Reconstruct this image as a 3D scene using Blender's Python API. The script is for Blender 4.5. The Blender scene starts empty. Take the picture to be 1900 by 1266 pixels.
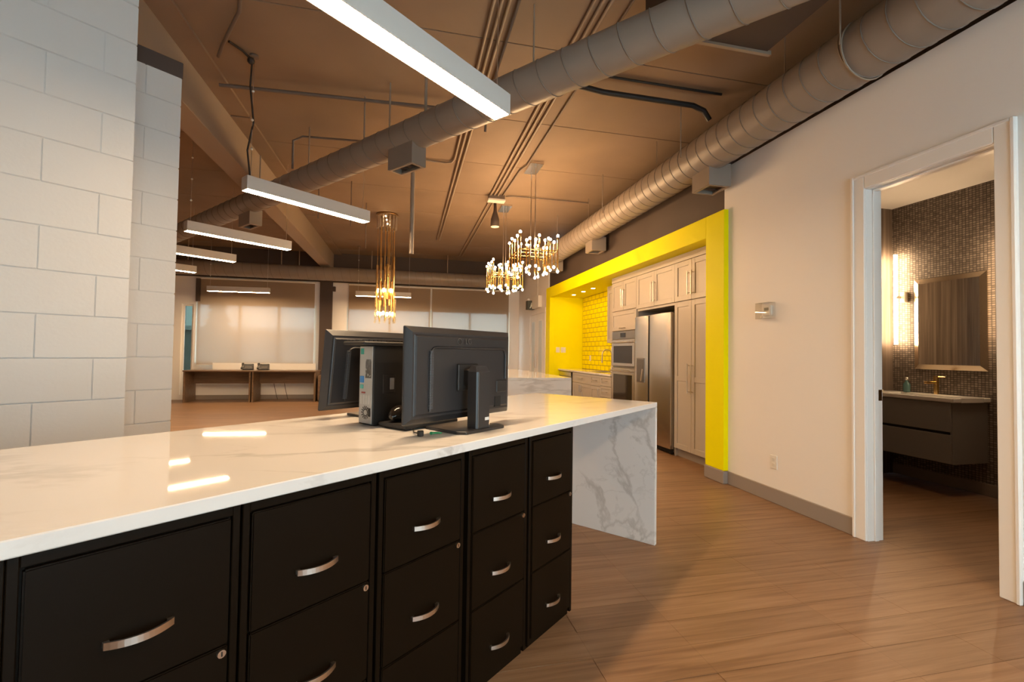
import bpy, bmesh, math, random
from mathutils import Vector, Matrix
random.seed(7)
R = math.radians
scn = bpy.context.scene
col = scn.collection

# ------------------------------------------------------------------ camera
F_PX = 856.0
cam_d = bpy.data.cameras.new('camera'); cam_d.sensor_width = 36.0
cam_d.lens = F_PX / 1900 * 36.0; cam_d.clip_start = 0.02; cam_d.clip_end = 300
cam = bpy.data.objects.new('camera', cam_d); col.objects.link(cam)
YAW, PITCH, ROLL = R(12.84), R(1.471), R(0.805)
fw = Vector((math.sin(YAW)*math.cos(PITCH), math.cos(YAW)*math.cos(PITCH), math.sin(PITCH)))
r0 = Vector((math.cos(YAW), -math.sin(YAW), 0)); u0 = r0.cross(fw)
rt = r0*math.cos(ROLL)+u0*math.sin(ROLL); up = -r0*math.sin(ROLL)+u0*math.cos(ROLL)
cam.matrix_world = Matrix(((rt.x, up.x, -fw.x, 0), (rt.y, up.y, -fw.y, 0), (rt.z, up.z, -fw.z, 1.25), (0, 0, 0, 1)))
scn.camera = cam

# ------------------------------------------------------------------ world, exposure
vs = scn.view_settings
vs.view_transform = 'Standard'; vs.look = 'None'; vs.gamma = 1.0; vs.use_curve_mapping = False
vs.exposure = 1.27
SKY = 4.3
world = bpy.data.worlds.new('sky'); scn.world = world; world.use_nodes = True
bg = world.node_tree.nodes['Background']
bg.inputs[0].default_value = (0.78, 0.92, 1.10, 1); bg.inputs[1].default_value = SKY
BAR = 50.0            # linear lights
BULB = 95.0           # chandelier bulbs
SPOT = 38.0           # recessed downlights
SCONCE = 25.0         # bathroom light bars
WARM = (1.0, 0.69, 0.40)
WARMER = (1.0, 0.63, 0.32)

# ------------------------------------------------------------------ materials
MATS = {}
def mat(name, color, rough=0.5, metal=0.0, spec=0.5, bump=0.0, bscale=40.0, emit=None, es=0.0, var=0.0, vscale=6.0, coat=0.0):
    if name in MATS: return MATS[name]
    m = bpy.data.materials.new(name); m.use_nodes = True; MATS[name] = m
    nt = m.node_tree; b = nt.nodes['Principled BSDF']
    b.inputs['Base Color'].default_value = (*color, 1); b.inputs['Roughness'].default_value = rough
    b.inputs['Metallic'].default_value = metal; b.inputs['Specular IOR Level'].default_value = spec
    b.inputs['Coat Weight'].default_value = coat
    geo = nt.nodes.new('ShaderNodeNewGeometry')
    if bump or var:
        n = nt.nodes.new('ShaderNodeTexNoise'); n.inputs['Scale'].default_value = bscale; n.inputs['Detail'].default_value = 4
        nt.links.new(geo.outputs['Position'], n.inputs['Vector'])
    if bump:
        bp = nt.nodes.new('ShaderNodeBump'); bp.inputs['Strength'].default_value = bump; bp.inputs['Distance'].default_value = 0.004
        nt.links.new(n.outputs['Fac'], bp.inputs['Height']); nt.links.new(bp.outputs['Normal'], b.inputs['Normal'])
    if var:
        n2 = nt.nodes.new('ShaderNodeTexNoise'); n2.inputs['Scale'].default_value = vscale; n2.inputs['Detail'].default_value = 5
        nt.links.new(geo.outputs['Position'], n2.inputs['Vector'])
        rp = nt.nodes.new('ShaderNodeValToRGB')
        rp.color_ramp.elements[0].position = 0.3; rp.color_ramp.elements[1].position = 0.7
        rp.color_ramp.elements[0].color = (*[c*(1-var) for c in color], 1); rp.color_ramp.elements[1].color = (*[min(1, c*(1+var)) for c in color], 1)
        nt.links.new(n2.outputs['Fac'], rp.inputs['Fac']); nt.links.new(rp.outputs['Color'], b.inputs['Base Color'])
    if emit:
        b.inputs['Emission Color'].default_value = (*emit, 1); b.inputs['Emission Strength'].default_value = es
    return m

def nodes_of(name, color=(.5, .5, .5), rough=.5):
    m = mat(name, color, rough); nt = m.node_tree
    return m, nt, nt.nodes['Principled BSDF']
def N(nt, t, **kw):
    n = nt.nodes.new(t)
    for k, v in kw.items():
        if k in n.inputs: n.inputs[k].default_value = v
        else: setattr(n, k, v)
    return n
def ramp(nt, stops):
    r = nt.nodes.new('ShaderNodeValToRGB'); e = r.color_ramp.elements
    while len(e) < len(stops): e.new(0.5)
    for i, (p, c) in enumerate(stops): e[i].position = p; e[i].color = (*c, 1)
    return r

def wood(name, stops, rough, stretch, bump=.15, planks=None, spec=.5):
    """grain stretched along one axis, from world position; planks=(length,width) adds a per-plank tone"""
    m, nt, b = nodes_of(name, rough=rough); b.inputs['Specular IOR Level'].default_value = spec
    geo = N(nt, 'ShaderNodeNewGeometry'); mp = N(nt, 'ShaderNodeMapping'); mp.inputs['Scale'].default_value = stretch
    nt.links.new(geo.outputs['Position'], mp.inputs['Vector'])
    n = N(nt, 'ShaderNodeTexNoise', Scale=1.0, Detail=8.0, Roughness=0.62, Distortion=0.6)
    nt.links.new(mp.outputs['Vector'], n.inputs['Vector'])
    r = ramp(nt, stops); nt.links.new(n.outputs['Fac'], r.inputs['Fac']); out = r.outputs['Color']
    if planks:
        br = N(nt, 'ShaderNodeTexBrick', Scale=1.0)
        br.offset = 0.37; br.offset_frequency = 2
        br.inputs['Color1'].default_value = (.90, .90, .90, 1); br.inputs['Color2'].default_value = (1.06, 1.05, 1.04, 1)
        br.inputs['Mortar'].default_value = (.8, .78, .76, 1); br.inputs['Mortar Size'].default_value = .0016
        br.inputs['Brick Width'].default_value = planks[0]; br.inputs['Row Height'].default_value = planks[1]
        nt.links.new(geo.outputs['Position'], br.inputs['Vector'])
        mx = N(nt, 'ShaderNodeMix', data_type='RGBA', blend_type='MULTIPLY'); mx.inputs[0].default_value = 1
        nt.links.new(out, mx.inputs[6]); nt.links.new(br.outputs['Color'], mx.inputs[7]); out = mx.outputs[2]
    nt.links.new(out, b.inputs['Base Color'])
    bp = N(nt, 'ShaderNodeBump', Strength=bump, Distance=.002)
    nt.links.new(n.outputs['Fac'], bp.inputs['Height']); nt.links.new(bp.outputs['Normal'], b.inputs['Normal'])
    return m

def quartz(name):
    m, nt, b = nodes_of(name, rough=.03)
    geo = N(nt, 'ShaderNodeNewGeometry')
    base = (.765, .74, .715)
    def vein(scale, rot, w, seed, thick):
        mp = N(nt, 'ShaderNodeMapping'); mp.inputs['Rotation'].default_value = rot; mp.inputs['Location'].default_value = (seed, seed*.7, 0)
        mp.inputs['Scale'].default_value = (scale*.35, scale, scale)
        nt.links.new(geo.outputs['Position'], mp.inputs['Vector'])
        n = N(nt, 'ShaderNodeTexNoise', Scale=1.0, Detail=7.0, Roughness=.55, Distortion=.35)
        nt.links.new(mp.outputs['Vector'], n.inputs['Vector'])
        s = N(nt, 'ShaderNodeMath', operation='SUBTRACT'); s.inputs[1].default_value = .5; nt.links.new(n.outputs['Fac'], s.inputs[0])
        a = N(nt, 'ShaderNodeMath', operation='ABSOLUTE'); nt.links.new(s.outputs[0], a.inputs[0])
        rr = ramp(nt, [(0, (w, w, w)), (thick*.4, (w*.7, w*.7, w*.7)), (thick, (0, 0, 0))]); nt.links.new(a.outputs[0], rr.inputs['Fac'])
        # break the veins up
        n3 = N(nt, 'ShaderNodeTexNoise', Scale=1.7, Detail=2.0); nt.links.new(geo.outputs['Position'], n3.inputs['Vector'])
        r3 = ramp(nt, [(.42, (0, 0, 0)), (.6, (1, 1, 1))]); nt.links.new(n3.outputs['Fac'], r3.inputs['Fac'])
        mu = N(nt, 'ShaderNodeMath', operation='MULTIPLY'); nt.links.new(rr.outputs['Color'], mu.inputs[0]); nt.links.new(r3.outputs['Color'], mu.inputs[1])
        return mu.outputs[0]
    v1 = vein(1.25, (0, 0, R(12)), 0.72, 3.1, .016); v2 = vein(2.4, (R(25), R(10), R(70)), .28, 9.2, .012)
    ad = N(nt, 'ShaderNodeMath', operation='MAXIMUM'); nt.links.new(v1, ad.inputs[0]); nt.links.new(v2, ad.inputs[1])
    mx = N(nt, 'ShaderNodeMix', data_type='RGBA'); mx.inputs[6].default_value = (*base, 1); mx.inputs[7].default_value = (.47, .44, .41, 1)
    nt.links.new(ad.outputs[0], mx.inputs[0]); nt.links.new(mx.outputs[2], b.inputs['Base Color'])
    return m

def mosaic(name):
    m, nt, b = nodes_of(name, rough=.6)
    geo = N(nt, 'ShaderNodeNewGeometry'); mp = N(nt, 'ShaderNodeMapping'); mp.inputs['Rotation'].default_value = (R(90), 0, R(90))
    sx = N(nt, 'ShaderNodeSeparateXYZ'); cb = N(nt, 'ShaderNodeCombineXYZ')
    nt.links.new(geo.outputs['Position'], sx.inputs[0]); nt.links.new(sx.outputs['Y'], cb.inputs['X']); nt.links.new(sx.outputs['Z'], cb.inputs['Y'])
    br = N(nt, 'ShaderNodeTexBrick', Scale=1.0); br.offset = 0
    br.inputs['Brick Width'].default_value = .028; br.inputs['Row Height'].default_value = .021; br.inputs['Mortar Size'].default_value = .0028
    br.inputs['Color1'].default_value = (.16, .125, .10, 1); br.inputs['Color2'].default_value = (.34, .28, .23, 1); br.inputs['Mortar'].default_value = (.06, .05, .042, 1)
    nt.links.new(cb.outputs[0], br.inputs['Vector']); nt.links.new(br.outputs['Color'], b.inputs['Base Color'])
    bp = N(nt, 'ShaderNodeBump', Strength=.6, Distance=.003); bp.invert = True
    nt.links.new(br.outputs['Fac'], bp.inputs['Height']); nt.links.new(bp.outputs['Normal'], b.inputs['Normal'])
    return m

def steel(name, color=(.60, .55, .50), rough=.27):
    m, nt, b = nodes_of(name, color, rough); b.inputs['Metallic'].default_value = 1
    geo = N(nt, 'ShaderNodeNewGeometry'); mp = N(nt, 'ShaderNodeMapping'); mp.inputs['Scale'].default_value = (2, 2, 260)
    nt.links.new(geo.outputs['Position'], mp.inputs['Vector'])
    n = N(nt, 'ShaderNodeTexNoise', Scale=1.0, Detail=2.0); nt.links.new(mp.outputs['Vector'], n.inputs['Vector'])
    bp = N(nt, 'ShaderNodeBump', Strength=.06, Distance=.001); nt.links.new(n.outputs['Fac'], bp.inputs['Height']); nt.links.new(bp.outputs['Normal'], b.inputs['Normal'])
    return m

def shade_cloth(name):
    m = bpy.data.materials.new(name); m.use_nodes = True; MATS[name] = m; nt = m.node_tree
    nt.nodes.remove(nt.nodes['Principled BSDF']); out = nt.nodes['Material Output']
    d = N(nt, 'ShaderNodeBsdfDiffuse'); d.inputs[0].default_value = (.50, .375, .26, 1)
    t = N(nt, 'ShaderNodeBsdfTranslucent'); t.inputs[0].default_value = (.23, .185, .145, 1)
    tr = N(nt, 'ShaderNodeBsdfTransparent'); tr.inputs[0].default_value = (.9, .88, .84, 1)
    a = N(nt, 'ShaderNodeMixShader'); a.inputs[0].default_value = .34; nt.links.new(d.outputs[0], a.inputs[1]); nt.links.new(t.outputs[0], a.inputs[2])
    c = N(nt, 'ShaderNodeMixShader'); c.inputs[0].default_value = .024; nt.links.new(a.outputs[0], c.inputs[1]); nt.links.new(tr.outputs[0], c.inputs[2])
    nt.links.new(c.outputs[0], out.inputs[0]); return m

def glass(name, tint=(.86, .93, .90), rough=0.0, gl=.12):
    m = bpy.data.materials.new(name); m.use_nodes = True; MATS[name] = m; nt = m.node_tree
    nt.nodes.remove(nt.nodes['Principled BSDF']); out = nt.nodes['Material Output']
    g = N(nt, 'ShaderNodeBsdfGlossy'); g.inputs['Roughness'].default_value = rough
    t = N(nt, 'ShaderNodeBsdfTransparent'); t.inputs[0].default_value = (*tint, 1)
    lw = N(nt, 'ShaderNodeLayerWeight'); pw_ = N(nt, 'ShaderNodeMath', operation='POWER'); pw_.inputs[1].default_value = 4.0
    nt.links.new(lw.outputs['Facing'], pw_.inputs[0]); fr = N(nt, 'ShaderNodeMath', operation='MULTIPLY_ADD'); fr.inputs[1].default_value = .8; fr.inputs[2].default_value = .05
    nt.links.new(pw_.outputs[0], fr.inputs[0])
    a = N(nt, 'ShaderNodeMixShader'); nt.links.new(fr.outputs[0], a.inputs[0])
    nt.links.new(t.outputs[0], a.inputs[1]); nt.links.new(g.outputs[0], a.inputs[2]); nt.links.new(a.outputs[0], out.inputs[0]); return m

def emis(name, c, s): return mat(name, (1, 1, 1), .4, emit=c, es=s)

FLOOR = wood('vinyl_floor', [(.28, (.16, .082, .040)), (.46, (.25, .138, .070)), (.56, (.285, .162, .086)), (.75, (.34, .205, .115))], .42, (1.3, 26, 1), .12, planks=(1.22, .18), spec=.35)
DESKW = wood('desk_walnut', [(.3, (.14, .085, .05)), (.7, (.24, .155, .095))], .4, (1.5, 20, 20))
STRIPE = wood('vertical_wood', [(.3, (.085, .062, .045)), (.5, (.17, .13, .10)), (.75, (.30, .245, .195))], .45, (26, 26, .6))
QUARTZ = quartz('white_quartz')
MOSAIC = mosaic('brown_mosaic')
STEEL = steel('stainless_steel'); STEELD = steel('dark_stainless', (.30, .27, .24), .32)
CLOTH = shade_cloth('shade_fabric')
GLASS = glass('window_glass'); CLEAR = glass('clear_plastic', (.97, .97, .96))
WHITE = mat('white_wall_paint', (.86, .835, .805), .55, bump=.05, bscale=120)
CMU = mat('painted_block', (.63, .62, .61), .5, bump=.12, bscale=60)
TRIMW = mat('white_trim', (.85, .83, .80), .35)
BASEB = mat('taupe_baseboard', (.30, .255, .225), .45)
CEIL = mat('taupe_ceiling', (.27, .19, .13), .7, bump=.15, bscale=18, var=.10, vscale=1.3)
CEILD = mat('dark_ceiling_paint', (.075, .052, .042), .7)
DUCT = mat('taupe_duct', (.27, .225, .19), .42, var=.05, vscale=3)
DUCTS = mat('duct_seam', (.20, .165, .14), .5)
YELLOW = mat('yellow_paint', (.93, .86, .0), .5, spec=.1)
YTILE = mat('yellow_tile', (.92, .80, .0), .12)
YGROUT = mat('yellow_grout', (.26, .17, .01), .8)
BLACK = mat('black_cabinet_metal', (.008, .0045, .002), .42, spec=.09, bump=.03, bscale=300)
BLACKG = mat('black_gap', (.006, .005, .004), .7)
CHROME = mat('brushed_nickel', (.72, .66, .60), .28, metal=1)
SHAKER = mat('greige_shaker', (.47, .425, .375), .4)
PLASTIC = mat('monitor_black', (.028, .026, .027), .34)
PLASTIC2 = mat('matte_black_plastic', (.020, .018, .017), .5)
SHINY = mat('gloss_black', (.018, .014, .012), .12)
PC_GREY = mat('pc_grey', (.50, .49, .47), .45, metal=.3)
LAMPB = mat('lamp_housing', (.62, .60, .57), .4)
BRASS = mat('polished_brass', (.85, .58, .24), .18, metal=1)
BRONZE = mat('bronze_tube', (.34, .21, .09), .3, metal=1)
CRYSTAL = glass('crystal', (1, .93, .78)); CORD = mat('dark_cord', (.03, .022, .018), .6)
PIPE = mat('taupe_pipe', (.17, .13, .105), .5); PIPEB = mat('black_pipe', (.022, .022, .024), .45)
PIPEL = mat('light_conduit', (.32, .25, .19), .45)
IVORY = mat('ivory_plastic', (.80, .77, .71), .4)
VAN = mat('grey_vanity', (.26, .25, .245), .4); CER = mat('white_ceramic', (.82, .80, .77), .12)
MIRR = mat('mirror', (.86, .84, .80), .015, metal=1); GOLDF = mat('champagne_frame', (.62, .52, .40), .22, metal=1)
SKYOUT = mat('outside_wall', (.45, .42, .40), .9); TREEM = mat('conifer', (.05, .08, .055), .9)
GROUND = mat('asphalt', (.12, .12, .12), .9)

# ------------------------------------------------------------------ mesh helpers
class M:
    def __init__(s): s.bm = bmesh.new()
    def box(s, x0, x1, y0, y1, z0, z1, bevel=0.0, seg=1):
        vs_ = [s.bm.verts.new(p) for p in ((x0,y0,z0),(x1,y0,z0),(x1,y1,z0),(x0,y1,z0),(x0,y0,z1),(x1,y0,z1),(x1,y1,z1),(x0,y1,z1))]
        fs = [s.bm.faces.new([vs_[i] for i in f]) for f in ((0,3,2,1),(4,5,6,7),(0,1,5,4),(1,2,6,5),(2,3,7,6),(3,0,4,7))]
        if bevel:
            es = list({e for f in fs for e in f.edges})
            bmesh.ops.bevel(s.bm, geom=es, offset=bevel, segments=seg, affect='EDGES', clamp_overlap=True)
        return s
    def prism(s, pts, z0, z1, axis='z'):
        def P(a, b, c): return {'z': (a, b, c), 'y': (a, c, b), 'x': (c, a, b)}[axis]
        lo = [s.bm.verts.new(P(a, b, z0)) for a, b in pts]; hi = [s.bm.verts.new(P(a, b, z1)) for a, b in pts]
        n = len(pts)
        s.bm.faces.new(lo[::-1]); s.bm.faces.new(hi)
        for i in range(n): s.bm.faces.new((lo[i], lo[(i+1) % n], hi[(i+1) % n], hi[i]))
        return s
    def frustum(s, a, b):
        """a,b = 4 corner lists"""
        lo = [s.bm.verts.new(p) for p in a]; hi = [s.bm.verts.new(p) for p in b]
        s.bm.faces.new(lo[::-1]); s.bm.faces.new(hi)
        for i in range(4): s.bm.faces.new((lo[i], lo[(i+1) % 4], hi[(i+1) % 4], hi[i]))
        return s
    def tube(s, pts, r, n=10, caps=True):
        pts = [Vector(p) for p in pts]; rings = []
        rr = r if isinstance(r, (list, tuple)) else [r]*len(pts)
        prev = None
        for i, p in enumerate(pts):
            t = (pts[min(i+1, len(pts)-1)] - pts[max(i-1, 0)]).normalized()
            if prev is None:
                a = Vector((0, 0, 1)) if abs(t.z) < .9 else Vector((1, 0, 0)); x = t.cross(a).normalized()
            else: x = (prev - t*prev.dot(t)).normalized()
            prev = x; y = t.cross(x)
            rings.append([s.bm.verts.new(p + (x*math.cos(2*math.pi*k/n)+y*math.sin(2*math.pi*k/n))*rr[i]) for k in range(n)])
        for a, b in zip(rings, rings[1:]):
            for k in range(n):
                f = s.bm.faces.new((a[k], a[(k+1) % n], b[(k+1) % n], b[k])); f.smooth = True
        if caps:
            for ring, rev in ((rings[0], False), (rings[-1], True)):
                c = [s.bm.verts.new(v.co) for v in ring]; s.bm.faces.new(c[::-1] if rev else c)
        return s
    def lathe(s, prof, c=(0, 0, 0), n=20, smooth=True):
        """prof = [(r,z)...]"""
        rings = [[s.bm.verts.new((c[0]+r*math.cos(2*math.pi*k/n), c[1]+r*math.sin(2*math.pi*k/n), c[2]+z)) for k in range(n)] for r, z in prof]
        for a, b in zip(rings, rings[1:]):
            for k in range(n):
                f = s.bm.faces.new((a[k], a[(k+1) % n], b[(k+1) % n], b[k])); f.smooth = smooth
        s.bm.faces.new(rings[0][::-1]); s.bm.faces.new(rings[-1]); return s
    def ball(s, c, r, n=8, sz=1.0):
        pr = [(max(1e-4, r*math.sin(math.pi*i/n)), -r*sz*math.cos(math.pi*i/n)) for i in range(n+1)]
        return s.lathe(pr, c, n*2 if n < 6 else 12)
    def mesh(s, name, m):
        bmesh.ops.recalc_face_normals(s.bm, faces=s.bm.faces)
        me = bpy.data.meshes.new(name); s.bm.to_mesh(me); s.bm.free()
        if m: me.materials.append(m)
        return me
    def build(s, name, m, parent=None, loc=None, rot=None):
        o = bpy.data.objects.new(name, s.mesh(name, m)); col.objects.link(o)
        if parent: o.parent = parent
        if loc: o.location = loc
        if rot: o.rotation_euler = rot
        return o
def inst(name, me, parent=None, loc=None, rot=None, scale=None):
    o = bpy.data.objects.new(name, me); col.objects.link(o)
    if parent: o.parent = parent
    if loc: o.location = loc
    if rot: o.rotation_euler = rot
    if scale: o.scale = scale
    return o
def tag(o, label, cat, group=None):
    o['label'] = label; o['category'] = cat
    if group: o['group'] = group
    return o
def thing(name, label, cat, loc=(0, 0, 0), rz=0.0, group=None):
    o = bpy.data.objects.new(name, None); o.empty_display_size = .1; col.objects.link(o)
    o.location = loc; o.rotation_euler = (0, 0, rz); return tag(o, label, cat, group)
def struct(o): o['kind'] = 'structure'; return o
def copy_tree(o, parent=None):
    c = o.copy(); col.objects.link(c); c.parent = parent
    for ch in o.children: copy_tree(ch, c)
    return c
def text_mesh(name, s, size, m, parent, loc, rot, depth=.0006):
    cu = bpy.data.curves.new(name, 'FONT'); cu.body = s; cu.size = size; cu.extrude = depth; cu.align_x = 'CENTER'; cu.align_y = 'CENTER'
    t = bpy.data.objects.new(name+'_tmp', cu); col.objects.link(t)
    me = bpy.data.meshes.new_from_object(t.evaluated_get(bpy.context.evaluated_depsgraph_get()))
    bpy.data.objects.remove(t); me.materials.clear(); me.materials.append(m)
    return inst(name, me, parent, loc, rot)
def arc(cx, cy, r, a0, a1, n=8): return [(cx+r*math.cos(R(a0+(a1-a0)*i/n)), cy+r*math.sin(R(a0+(a1-a0)*i/n))) for i in range(n+1)]

TH = R(50.4); CR = R(90-50.4)                    # the counter's frame is turned against the room
cu_, cv_ = Vector((math.sin(TH), math.cos(TH), 0)), Vector((-math.cos(TH), math.sin(TH), 0))
def C(u, v, z=0.0): p = cu_*u + cv_*v; return (p.x, p.y, z)
KR = R(-90)                                      # kitchen wall frame: local x = -Y, local y = +X
ZC = 3.78

# ================================================================== SETTING
# floor: slab plus the nearer planks as pieces of their own
fl = struct(M().box(-8, 5.4, -2.6, 12.9, -.12, -.002).build('floor', FLOOR))
pw, pl = .18, 1.22
pmesh = M().box(.0006, pl-.0006, .0006, pw-.0006, -.0019, 0).mesh('plank', FLOOR)
for j in range(int(.72/pw), int(6.5/pw)):
    off = (j % 2)*.37*pl
    for i in range(-1, 5):
        x = i*pl - off; y = j*pw
        if x < 0.0 or x+pl > 5.3 or (x+pl > 3.0 and y > 3.9): continue
        if (x + pl/2)*.7705 + (y)*.6374 < 1.4: continue
        inst('plank', pmesh, fl, (x, y, 0))

# ceiling deck panels running along X with open joints
ce = struct(M().box(-8, 5.4, -2.6, 12.9, ZC+.03, ZC+.2).build('ceiling', CEIL))
cp = M().box(-8, 5.4, .004, 1.216, 0, .029, bevel=.003).mesh('panel', CEIL)
for k in range(-6, 7):
    inst('panel', cp, ce, (0, 4.84+1.22*k, ZC))

# right wall with the washroom door opening
XW = 3.09; DY0, DY1, DZ = 1.83, 2.55, 2.42
wr = M().box(XW, XW+.12, -2.5, DY0-.02, 0, 3.14).box(XW, XW+.12, DY0-.02, DY1+.02, DZ+.02, 3.14).box(XW, XW+.12, DY1+.02, 4.02, 0, 3.14)
struct(wr.build('wall_right', WHITE))
struct(M().box(XW+.27, XW+.37, -2.5, 9.93, 2.99, ZC).box(XW+.12, XW+.27, -2.5, .69, 2.99, 3.13).box(XW+.12, XW+.27, .69, 4.02, 2.99, 3.13).build('wall_right_upper', CEILD))
struct(M().box(XW+.03, XW+.13, 4.02, 9.93, 2.705, 3.25).box(XW+.13, XW+.27, 4.02, 9.93, 3.15, 3.25).build('wall_kitchen_bulkhead', CEILD))
struct(M().box(XW, XW+.12, 9.93, 12.9, 0, ZC).build('wall_right_far', WHITE))
bb = struct(M().box(XW-.014, XW, DY1+.09, 3.955, 0, .125, bevel=.004).build('baseboard_right', BASEB))
struct(M().box(XW-.014, XW, -2.4, DY0-.095, 0, .125, bevel=.004).build('baseboard_right_near', BASEB))
# door frame: casing, jamb lining and stop
dr = struct(M().box(XW-.022, XW, DY1+.002, DY1+.095, 0, DZ+.105, bevel=.004).build('door_1', TRIMW))
def part(nm, mb, m, p): return mb.build(nm, m, p)
part('casing', M().box(XW-.022, XW, DY0-.095, DY0-.002, 0, DZ+.105, bevel=.004), TRIMW, dr)
part('casing', M().box(XW-.022, XW, DY0-.001, DY1+.001, DZ+.002, DZ+.105, bevel=.004), TRIMW, dr)
part('casing_band', M().box(XW-.030, XW-.020, DY1+.075, DY1+.095, 0, DZ+.105, bevel=.004).box(XW-.030, XW-.020, DY0-.095, DY0-.075, 0, DZ+.105, bevel=.004).box(XW-.030, XW-.020, DY0-.075, DY1+.075, DZ+.085, DZ+.105, bevel=.004), TRIMW, dr)
part('jamb', M().box(XW-.005, XW+.125, DY1, DY1+.019, 0, DZ+.019), TRIMW, dr)
part('jamb', M().box(XW-.005, XW+.125, DY0-.019, DY0, 0, DZ+.019), TRIMW, dr)
part('jamb', M().box(XW-.005, XW+.125, DY0, DY1, DZ, DZ+.019), TRIMW, dr)
part('door_stop', M().box(XW+.045, XW+.08, DY1-.012, DY1, 0, DZ, bevel=.003).box(XW+.045, XW+.08, DY0, DY0+.012, 0, DZ, bevel=.003).box(XW+.045, XW+.08, DY0, DY1, DZ-.012, DZ, bevel=.003), TRIMW, dr)
part('strike_plate', M().box(XW+.085, XW+.12, DY1-.003, DY1, .955, 1.03, bevel=.002), BRONZE, dr)

# washroom shell
struct(M().box(5.22, 5.32, .8, 4.05, 0, 2.92).build('wall_washroom_back', MOSAIC))
struct(M().box(XW+.12, 5.22, 4.02, 4.12, 0, 2.92).build('wall_washroom_end', STRIPE))
struct(M().box(XW+.122, XW+.128, -.2, DY0-.1, 0, 2.90).box(XW+.122, XW+.128, DY1+.1, 4.02, 0, 2.9).box(XW+.122, XW+.128, DY0-.1, DY1+.1, DZ+.1, 2.9).build('wall_washroom_inner', STRIPE))
struct(M().box(XW+.12, 5.3, .70, .80, 0, 2.92).build('wall_washroom_near', STRIPE))
struct(M().box(XW+.12, 5.32, .7, 4.12, 2.90, 2.98).build('ceiling_washroom', WHITE))
struct(M().box(5.206, 5.22, .8, 4.02, 0, .11, bevel=.003).build('baseboard_washroom', BASEB))

# kitchen alcove
struct(M().box(3.82, 3.92, 4.1, 9.9, 0, 2.7).build('wall_kitchen_back', YELLOW))
struct(M().box(XW+.05, 3.82, 9.65, 9.93, 0, 2.7).build('wall_kitchen_end', YELLOW))
struct(M().box(XW+.05, 3.82, 4.12, 4.23, 0, 2.7).build('wall_kitchen_near', YELLOW))
struct(M().box(XW+.05, 3.82, 4.23, 9.65, 2.49, 2.60).build('ceiling_kitchen', YELLOW))
YX = 3.04
tr = struct(M().box(YX, XW+.05, 3.96, 4.245, .125, 2.705, bevel=.003).build('trim_1', YELLOW))
part('beam', M().box(YX, XW+.05, 4.245, 9.65, 2.48, 2.705, bevel=.003), YELLOW, tr)
part('column', M().box(YX, XW+.05, 9.65, 9.93, .125, 2.705, bevel=.003), YELLOW, tr)
part('baseboard', M().box(YX-.014, XW+.05, 3.946, 4.245, 0, .124, bevel=.004), BASEB, tr)
part('baseboard', M().box(YX-.014, XW+.05, 9.65, 9.93, 0, .124, bevel=.004), BASEB, tr)

# back wall with the window openings
YB = 12.72
WZ0, WZ1 = .90, 2.39
bw = M()
for x0, x1 in ((-8, -5.36), (-5.10, -5.045), (-2.30, -1.545), (2.815, XW+.02)): bw.box(x0, x1, YB, YB+.16, 0, ZC)
bw.box(-5.36, -5.10, YB, YB+.16, 2.34, ZC).box(-5.36, -5.10, YB, YB+.16, 0, .12)
for x0, x1 in ((-5.045, -2.30), (-1.545, 2.815)): bw.box(x0, x1, YB, YB+.16, 0, WZ0).box(x0, x1, YB, YB+.16, WZ1, ZC)
struct(bw.build('wall_back', WHITE))
struct(M().box(-8, XW, YB-.02, YB, 3.02, ZC).build('wall_back_upper', CEILD))
struct(M().box(-5.0, -2.3, YB-.014, YB, 0, .11, bevel=.003).box(-1.8, XW, YB-.014, YB, 0, .11, bevel=.003).build('baseboard_back', BASEB))
def window(name, x0, x1, z0, z1, mull, fm=TRIMW, gm=GLASS):
    w = struct(M().box(x0, x0+.05, YB+.05, YB+.11, z0, z1).box(x1-.05, x1, YB+.05, YB+.11, z0, z1).box(x0+.05, x1-.05, YB+.05, YB+.11, z0, z0+.05).box(x0+.05, x1-.05, YB+.05, YB+.11, z1-.05, z1).build(name, fm))
    xs = [x0+.05] + mull + [x1-.05]
    for m_ in mull: part('mullion', M().box(m_-.03, m_+.03, YB+.05, YB+.11, z0+.05, z1-.05), fm, w)
    for a, b in zip(xs, xs[1:]): part('pane', M().box(a+.002, b-.002, YB+.075, YB+.081, z0+.05, z1-.05), gm, w)
    return w
window('window_1', -5.36, -5.10, .12, 2.34, [], gm=glass('tinted_glass', (.16, .19, .165)))
window('window_2', -5.045, -2.30, WZ0, WZ1, [-4.09, -3.19])
window('window_3', -1.545, .62, WZ0, WZ1, [-.46])
window('window_4', .62, 2.815, WZ0, WZ1, [1.70])
struct(M().box(-8, -7.9, -2.6, 12.9, 0, ZC).build('wall_far_left', WHITE))
# wall behind the photographer with its storefront window
wf = M(); YF = -2.5
for x0, x1, z0, z1 in ((-8, .5, 0, ZC), (2.95, 3.3, 0, ZC), (.5, 2.95, 0, .15), (.5, 2.95, 2.65, ZC)): wf.box(x0, x1, YF-.12, YF, z0, z1)
struct(wf.build('wall_front', WHITE))
w5 = struct(M().box(.5, .56, YF-.09, YF-.03, .15, 2.65).box(2.89, 2.95, YF-.09, YF-.03, .15, 2.65).box(.56, 2.89, YF-.09, YF-.03, .15, .21).box(.56, 2.89, YF-.09, YF-.03, 2.59, 2.65).build('window_5', mat('aluminium', (.4, .4, .4), .35, metal=.8)))
part('mullion', M().box(1.70, 1.76, YF-.09, YF-.03, .21, 2.59), MATS['aluminium'], w5)
for a, b in ((.56, 1.70), (1.76, 2.89)): part('pane', M().box(a, b, YF-.064, YF-.058, .21, 2.59), GLASS, w5)

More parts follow.
